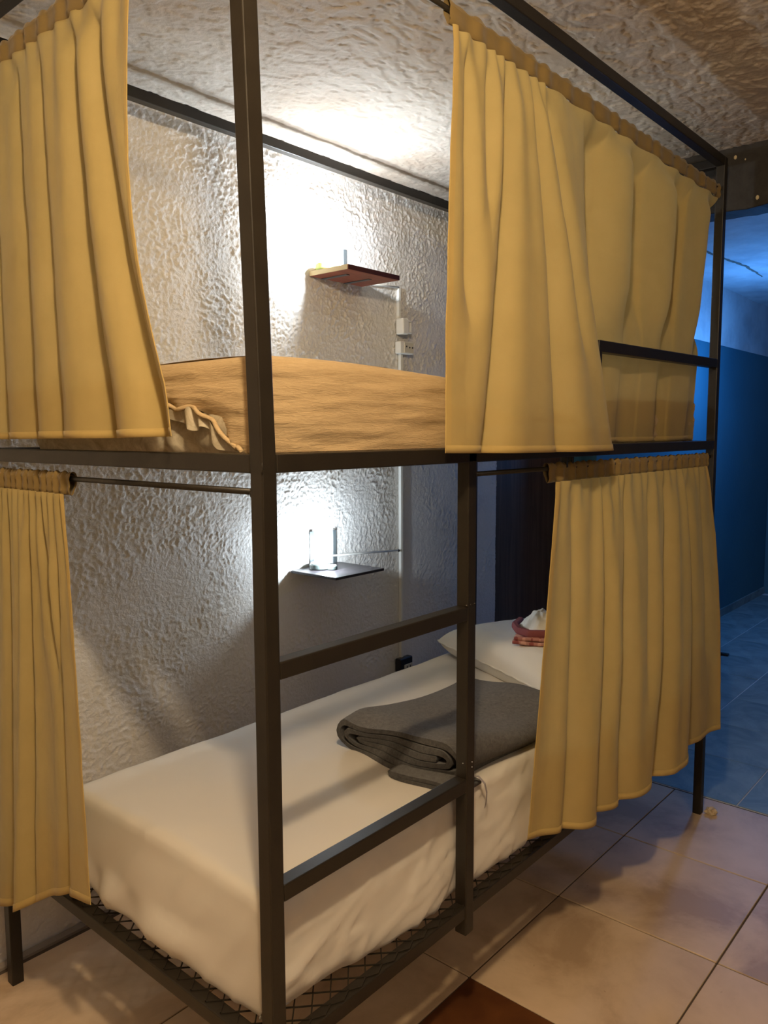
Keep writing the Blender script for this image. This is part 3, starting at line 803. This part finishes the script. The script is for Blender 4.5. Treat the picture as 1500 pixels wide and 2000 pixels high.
def serp():
    zs_ = [0.006, 0.0195, 0.033, 0.0465, 0.060, 0.0735]
    p = [(0.050, zs_[0]), (0.20, zs_[0]), (0.335, zs_[0])]
    def arc(yc, za, zb_, back):
        r = (zb_-za)/2; zc = (za+zb_)/2; out = []
        for a in np.linspace(-90, 90, 10): out.append((yc+(1 if back else -1)*abs(r)*math.cos(math.radians(a)), zc+r*math.sin(math.radians(a))))
        return out
    p += arc(0.345, zs_[0], zs_[5], True)+[(0.20, zs_[5]+0.002), (0.06, zs_[5])]
    p += arc(0.045, zs_[5], zs_[1], False)+[(0.20, zs_[1]), (0.33, zs_[1])]
    p += arc(0.335, zs_[1], zs_[4], True)+[(0.20, zs_[4]), (0.06, zs_[4])]
    p += arc(0.055, zs_[4], zs_[2], False)+[(0.20, zs_[2]), (0.31, zs_[2])]
    p += arc(0.320, zs_[2], zs_[3], True)+[(0.18, zs_[3]), (0.08, zs_[3])]
    return p
cl = resample(serp(), 170)
for _ in range(2): cl[1:-1] = 0.25*cl[:-2]+0.5*cl[1:-1]+0.25*cl[2:]
prof = ribbon(cl, th)
NX = 44; xs = np.linspace(0, 1, NX)
rings = []
for i, t in enumerate(xs):
    q = prof.copy()
    hh = np.clip(q[:, 1]/0.075, 0, 1)
    q[:, 0] += 0.010*math.sin(t*5+0.6)+0.004*np.sin(q[:, 0]*40+t*9)*hh
    q[:, 1] *= (1.0+0.10*math.sin(t*6+1.0)+0.22*math.exp(-((t-0.12)/0.12)**2)*0.5)
    q[:, 1] += 0.009*np.sin(q[:, 0]*17+0.4+t*5)*hh*(1-0.4*t)+0.004*np.sin(q[:, 0]*33-t*4)*hh*(1-0.6*t)
    # x position: the foot side layers are staggered
    px = 0.585+0.475*t+0.012*np.sin(q[:, 0]*22+hh*4)*(1-t)+0.10*(q[:, 0]-0.2)*(-0.35)
    rings.append(np.stack([px, 0.030+q[:, 0]*0.98, zb-0.004+q[:, 1]], -1))
R = np.stack(rings, 0); npf = R.shape[1]
R = np.concatenate([R, R[:, :1]], 1)
gridobj('wool_cloth', R, M_WOOL, bl)
half = len(cl)
for e in (0, NX-1):   # close the cut edges of the cloth at both ends
    Vv = R[e, :npf]; fs = [(k, k+1, npf-2-k, npf-1-k) for k in range(half-1)]
    meshobj('cut_edge', Vv, fs, M_WOOL, bl)
# lower ply sliding out at the foot side
pp = ribbon(resample([(0.02, 0.004), (0.10, 0.0045), (0.20, 0.006), (0.215, 0.011), (0.19, 0.015), (0.06, 0.0155)], 40), 0.0085)
rr = []
for t in np.linspace(0, 1, 8):
    rr.append(np.stack([np.full(len(pp), 0.545+0.10*t)+0.01*np.sin(pp[:, 0]*25), 0.022+pp[:, 0]*0.92, zb-0.003+pp[:, 1]*(1+0.2*math.sin(t*4))], -1))
RR = np.stack(rr, 0); RR = np.concatenate([RR, RR[:, :1]], 1)
gridobj('lower_ply', RR, M_WOOL, bl)
meshobj('cut_edge', RR[0, :-1], [(k, k+1, 78-k, 79-k) for k in range(39)], M_WOOL, bl)
# grey ribbon tag hanging over the mattress edge
tp = [(0.622, 0.050, zb+0.020), (0.628, 0.034, zb+0.022), (0.632, 0.020, zb+0.008), (0.634, 0.016, zb-0.012), (0.632, 0.016, zb-0.030), (0.628, 0.017, zb-0.045)]
Vt = []
for p in tp: Vt += [(p[0]-0.004, p[1]-0.001, p[2]), (p[0]+0.004, p[1]+0.001, p[2])]
meshobj('ribbon_tag', Vt, [(2*i, 2*i+1, 2*i+3, 2*i+2) for i in range(len(tp)-1)], M_TAG, bl)

# pillow
def pillow(name, label, c, Ls, Ws, H, ang, zbase):
    nu, nv = 70, 50
    u = np.linspace(-1, 1, nu); v = np.linspace(-1, 1, nv)
    U, Vv = np.meshgrid(u, v, indexing='ij')
    e = np.clip((1-np.abs(U)**3.2), 0, 1)**0.45*np.clip((1-np.abs(Vv)**3.2), 0, 1)**0.45
    pin = 1-0.05*(1-np.abs(U)**2)*np.abs(Vv)-0.0
    x = U*Ls/2*(1-0.02*(1-Vv**2)*U**2-0.11*(U*Vv)**4); y = Vv*Ws/2*(1-0.07*(1-U**2)*Vv**2)
    wr = 0.004*fbm(U*4, Vv*3, 71, 4)*e
    ears = 0.010*(np.abs(U)**6*np.abs(Vv)**6)
    zt = H*0.66*e+wr+ears; zl = -H*0.34*np.minimum(e*1.6, 1)+ears
    ca, sa = math.cos(ang), math.sin(ang)
    def place(x, y, z): return np.stack([c[0]+x*ca-y*sa, c[1]+x*sa+y*ca, zbase+H*0.34+z], -1)
    root = thing(name, (c[0], c[1], zbase), label, 'pillow')
    gridobj('pillow_case', place(x, y, zt), M_PILLOW, root)
    gridobj('pillow_underside', place(x, y, zl), M_PILLOW, root, flip=True)
    # piped seam round the edge
    ring = [(t, -1) for t in np.linspace(-1, 1, 50)]+[(1, t) for t in np.linspace(-1, 1, 36)]+[(t, 1) for t in np.linspace(1, -1, 50)]+[(-1, t) for t in np.linspace(1, -1, 36)]
    pts = []
    for (a, b) in ring:
        xx = a*Ls/2*(1-0.02*(1-b*b)*a*a-0.11*(a*b)**4); yy = b*Ws/2*(1-0.07*(1-a*a)*b*b)
        pts.append(tuple(place(np.array(xx), np.array(yy), np.array(0.010*abs(a)**6*abs(b)**6+0.0012*math.sin(a*30+b*27)))))
    rope('seam', pts, 0.0032, M_PILLOW, root)
    return root
pillow('pillow', 'plump white pillow on the lower bunk beside the dark door', (1.485, 0.37), 0.66, 0.44, 0.125, math.radians(66.6), 0.574)

# folded plaid cloth, maroon cloth and white bundle on the pillow
def slab(name, parent, material, c, lx, ly, z, th, ang, layers=2, seed=1):
    Vt, Nt, Ft = [], [], []
    for k in range(layers):
        V, Nn, Fc = rounded_box(-lx/2+0.004*k, lx/2-0.003*k, -ly/2+0.003*k, ly/2-0.004*k, z+k*th, z+(k+1)*th-0.0006, th*0.45, 0.007)
        V[:, 2] += 0.0022*fbm(V[:, 0]*18, V[:, 1]*18, seed+k, 3)
        b = sum(len(q) for q in Vt); Vt.append(V); Ft += [[i+b for i in f] for f in Fc]
    V = np.concatenate(Vt); ca, sa = math.cos(ang), math.sin(ang)
    V = np.stack([c[0]+V[:, 0]*ca-V[:, 1]*sa, c[1]+V[:, 0]*sa+V[:, 1]*ca, V[:, 2]], -1)
    return meshobj(name, V, Ft, material, parent, True)
ptz = 0.701
pt = thing('folded_towel', (1.40, 0.36, ptz), 'folded pink and maroon plaid cloth on the white pillow', 'towel')
slab('plaid_fold', pt, M_PLAID, (1.425, 0.335), 0.20, 0.15, ptz-0.006, 0.0125, 0.35, 2, 3)
mc = thing('folded_cloth', (1.42, 0.35, ptz+0.02), 'plain maroon cloth folded in a curve on top of the plaid cloth', 'cloth')
rp = resample([(0.10, -0.085), (0.02, -0.082), (-0.055, -0.060), (-0.085, -0.018), (-0.070, 0.030), (-0.02, 0.075), (0.05, 0.095)], 60)
rb = ribbon(rp, 0.020)
zz = [0.0, 0.004, 0.012, 0.017, 0.020]; ins = [0.15, 0.0, 0.0, 0.12, 0.4]
ctr = np.concatenate([rp, rp[::-1]]); lay = []
for z0, s_ in zip(zz, ins): lay.append(np.stack([1.425+(rb*(1-s_)+ctr*s_)[:, 0], 0.345+(rb*(1-s_)+ctr*s_)[:, 1], np.full(len(rb), ptz+0.0195+z0)], -1))
LY = np.stack(lay, 0); LYc = np.concatenate([LY, LY[:, :1]], 1)
gridobj('rolled_edge', LYc, M_MAROON, mc)
h = len(rp); meshobj('roll_top', LY[-1], [(k, k+1, 2*h-2-k, 2*h-1-k) for k in range(h-1)], M_MAROON, mc)
wc = thing('cloth_bundle', (1.44, 0.35, ptz+0.02), 'small bunched white cloth inside the maroon fold', 'cloth')
bm = bmesh.new(); bmesh.ops.create_icosphere(bm, subdivisions=5, radius=1)
for v in bm.verts:
    n = v.co.copy(); f = 1+0.10*float(fbm(np.array(n.x*1.6+n.z), np.array(n.y*2.2), 91, 3))
    hgt = max(n.z, -0.25)
    v.co = Vector((1.445+0.068*n.x*f*(1-0.5*max(0, n.z)), 0.345+0.070*n.y*f*(1-0.5*max(0, n.z)), ptz+0.020+0.012+0.052*hgt*f))
bm_obj('bunched_cloth', bm, M_PILLOW, wc, True)

# =================================================================== WALL FITTINGS
def puck(name, label, c, z, body, lobe_ang, group=None):
    root = thing(name, (c[0], c[1], z), label, 'lamp', group)
    def disc(nm, cx, cy, r, z0, z1, material, bev):
        bm = bmesh.new(); bmesh.ops.create_cone(bm, cap_ends=True, segments=40, radius1=r, radius2=r*0.97, depth=z1-z0, matrix=Matrix.Translation((cx, cy, (z0+z1)/2)))
        es = [e for e in bm.edges if len(e.link_faces) == 2 and e.calc_face_angle(0) > 0.6]
        bmesh.ops.bevel(bm, geom=es, offset=bev, segments=3, affect='EDGES')
        return bm_obj(nm, bm, material, root, False)
    disc('housing', c[0], c[1], 0.036, z, z+0.020, body, 0.003)
    disc('lens', c[0], c[1], 0.031, z+0.0195, z+0.0225, M_LENS, 0.0012)
    lx, ly = c[0]+0.046*math.cos(lobe_ang), c[1]+0.046*math.sin(lobe_ang)
    disc('button_housing', lx, ly, 0.019, z, z+0.013, body, 0.002)
    disc('button', lx, ly, 0.016, z+0.0125, z+0.0150, M_WHITEPL, 0.001)
    return root
def bracket(parent, x, zshelf, up, depth, under):
    # steel angle: leg on the wall and leg under or over the board
    b = box('bracket', x-0.009, x+0.009, WY-0.0095, WY-0.007, zshelf, zshelf+up, M_STEEL, parent, 0.0006, 1)
    for f in (0.86, 0.45):
        bm = bmesh.new(); bmesh.ops.create_uvsphere(bm, u_segments=12, v_segments=8, radius=0.0042, matrix=Matrix.Translation((x, WY-0.0100, zshelf+up*f)) @ Matrix.Diagonal((1, 0.45, 1, 1)))
        bm_obj('screw_head', bm, M_ZINC, b, True)
    box('bracket_arm', x-0.008, x+0.008, WY-0.0075-depth, WY-0.0075, under-0.0025, under, M_STEEL, parent, 0.0006, 1)
# upper shelf, seen from below
z1 = 1.884
sh = thing('wall_shelf', (1.27, 1.0, z1), 'small red stained wooden shelf on the wall of the upper bunk', 'shelf')
bm = bmesh.new(); bm_box(bm, 1.143, 1.405, 0.905, WY-0.006, z1, z1+0.017, 0.0012, 1); bm_obj('board', bm, M_RED, sh)
box('board_edge', 1.1415, 1.1435, 0.906, WY-0.007, z1+0.0006, z1+0.0164, M_RAWWOOD, sh)
M_RED_SHADE = mat('red_edge_in_shade', (0.05, 0.012, 0.009), 0.45, 0.4)  # shade on the board's front face, put into a darker red
box('shaded_front_edge', 1.144, 1.4045, 0.9035, 0.9055, z1+0.0006, z1+0.0164, M_RED_SHADE, sh)
bracket(sh, 1.205, z1+0.017, 0.10, 0.12, z1); bracket(sh, 1.316, z1+0.017, 0.10, 0.12, z1)
puck('reading_lamp', 'yellow green puck lamp glowing on the red shelf of the upper bunk', (1.172, 1.035), z1+0.0175, M_PUCKY, -0.9, 'puck reading lamps')
# lower shelf, seen from above
z2 = 0.876
s2 = thing('wall_shelf', (1.15, 0.98, z2), 'small black stained wooden shelf on the wall of the lower bunk', 'shelf')
bm = bmesh.new(); bm_box(bm, 1.036, 1.275, 0.868, WY-0.006, z2, z2+0.009, 0.0012, 1); bm_obj('board', bm, M_BLKWOOD, s2)
bracket(s2, 1.135, z2+0.009, 0.125, 0.11, z2); bracket(s2, 1.248, z2+0.009, 0.120, 0.11, z2)
puck('reading_lamp', 'grey puck lamp glowing on the black shelf of the lower bunk', (1.120, 1.030), z2+0.0095, M_PUCK, -1.15, 'puck reading lamps')

# conduit with switch, socket and cables
cd = thing('cable_duct', (1.615, WY, 0.43), 'slim white cable duct running down the stucco wall', 'duct')
def duct(x0, z0, x1, z1_, wd=0.010, nm='duct_run'):
    dx, dz = x1-x0, z1_-z0; l = math.hypot(dx, dz); nxv, nzv = -dz/l*wd/2, dx/l*wd/2
    c = [(x0+nxv, z0+nzv), (x0-nxv, z0-nzv), (x1-nxv, z1_-nzv), (x1+nxv, z1_+nzv)]
    Vd = [(a, WY-0.016, b) for a, b in c]+[(a, WY-0.003, b) for a, b in c]
    return meshobj(nm, Vd, [(0, 1, 2, 3), (7, 6, 5, 4), (0, 4, 5, 1), (1, 5, 6, 2), (2, 6, 7, 3), (3, 7, 4, 0)], M_WHITEPL, cd)
duct(1.611, 1.912, 1.611, 1.780); duct(1.622, 1.660, 1.622, 0.435, 0.012)
tube('cable', (1.605, WY-0.014, 1.908), (1.400, WY-0.012, 1.896), 0.004, M_WHITEPL, cd)
tube('cable', (1.608, WY-0.013, 0.889), (1.135, WY-0.011, 0.919), 0.0035, M_WHITEPL, cd)
bead_o = bmesh.new(); bmesh.ops.create_uvsphere(bead_o, u_segments=10, v_segments=8, radius=0.005, matrix=Matrix.Translation((1.601, WY-0.016, 0.8885)))
bm_obj('cable_clip', bead_o, M_BLACK, cd, True)
sw = thing('wall_adapter', (1.62, WY, 1.76), 'white plug adapter with side handle above the ivory socket', 'adapter')
box('body', 1.597, 1.632, WY-0.045, WY-0.006, 1.730, 1.790, M_WHITEPL, sw, 0.005, 3)
bm = bmesh.new(); bm_box(bm, 1.646, 1.655, WY-0.040, WY-0.030, 1.742, 1.778, 0.002, 2); bm_box(bm, 1.631, 1.655, WY-0.040, WY-0.030, 1.778, 1.785, 0.002, 2); bm_box(bm, 1.631, 1.655, WY-0.040, WY-0.030, 1.735, 1.742, 0.002, 2)
bm_obj('handle', bm, M_WHITEPL, sw)
so = thing('wall_socket', (1.63, WY, 1.68), 'ivory surface mounted wall socket below the white adapter', 'socket')
box('socket_box', 1.593, 1.672, WY-0.034, WY-0.005, 1.657, 1.704, M_WHITEPL, so, 0.004, 3)
box('face_plate', 1.615, 1.669, WY-0.0365, WY-0.0335, 1.661, 1.700, M_IVORY, so, 0.001, 1)
for x in (1.626, 1.645, 1.662):
    bm = bmesh.new(); bmesh.ops.create_cone(bm, cap_ends=True, segments=12, radius1=0.0032, radius2=0.0032, depth=0.003, matrix=Matrix.Translation((x, WY-0.0366, 1.682+(0.003 if x < 1.63 else 0))) @ Matrix.Rotation(math.pi/2, 4, 'X'))
    bm_obj('socket_hole', bm, M_BLACK, so)
bs = thing('wall_socket', (1.627, WY, 0.42), 'black wall socket low on the wall just above the white mattress', 'socket')
box('socket_box', 1.588, 1.668, WY-0.034, WY-0.005, 0.355, 0.452, M_BLACK, bs, 0.006, 3)
box('face_plate', 1.612, 1.662, WY-0.0365, WY-0.0335, 0.385, 0.425, M_IVORY, bs, 0.001, 1)
for x in (1.628, 1.648):
    box('socket_hole', x-0.002, x+0.002, WY-0.0372, WY-0.036, 0.402, 0.418, M_BLACK, bs)

# =================================================================== SMALL THINGS ON THE FLOOR
wp = bmesh.new(); bmesh.ops.create_icosphere(wp, subdivisions=3, radius=1)
for v in wp.verts:
    n = v.co.copy(); f = 1+0.55*float(fbm(np.array(n.x*3+n.z*2), np.array(n.y*3-n.z), 33, 3))
    v.co = Vector((2.012+0.017*n.x*f, -0.028+0.020*n.y*f, max(0.0006, 0.010+0.013*n.z*f)))
tag(bm_obj('crumpled_wrapper', wp, M_PAPER), 'crumpled shiny wrapper at the foot of the far bed post', 'wrapper')
st = thing('strap_scrap', (4.1, 0.59, 0), 'small black strap scrap lying on the blue lit floor', 'strap')
bm = bmesh.new(); bm_box(bm, 4.04, 4.085, 0.60, 0.68, 0.0005, 0.022, 0.003, 2); bm_obj('buckle', bm, M_BLACK, st)
bm = bmesh.new(); bm_box(bm, 4.085, 4.115, 0.565, 0.62, 0.004, 0.014, 0.002, 2); bm_obj('tail', bm, M_BLACK, st)
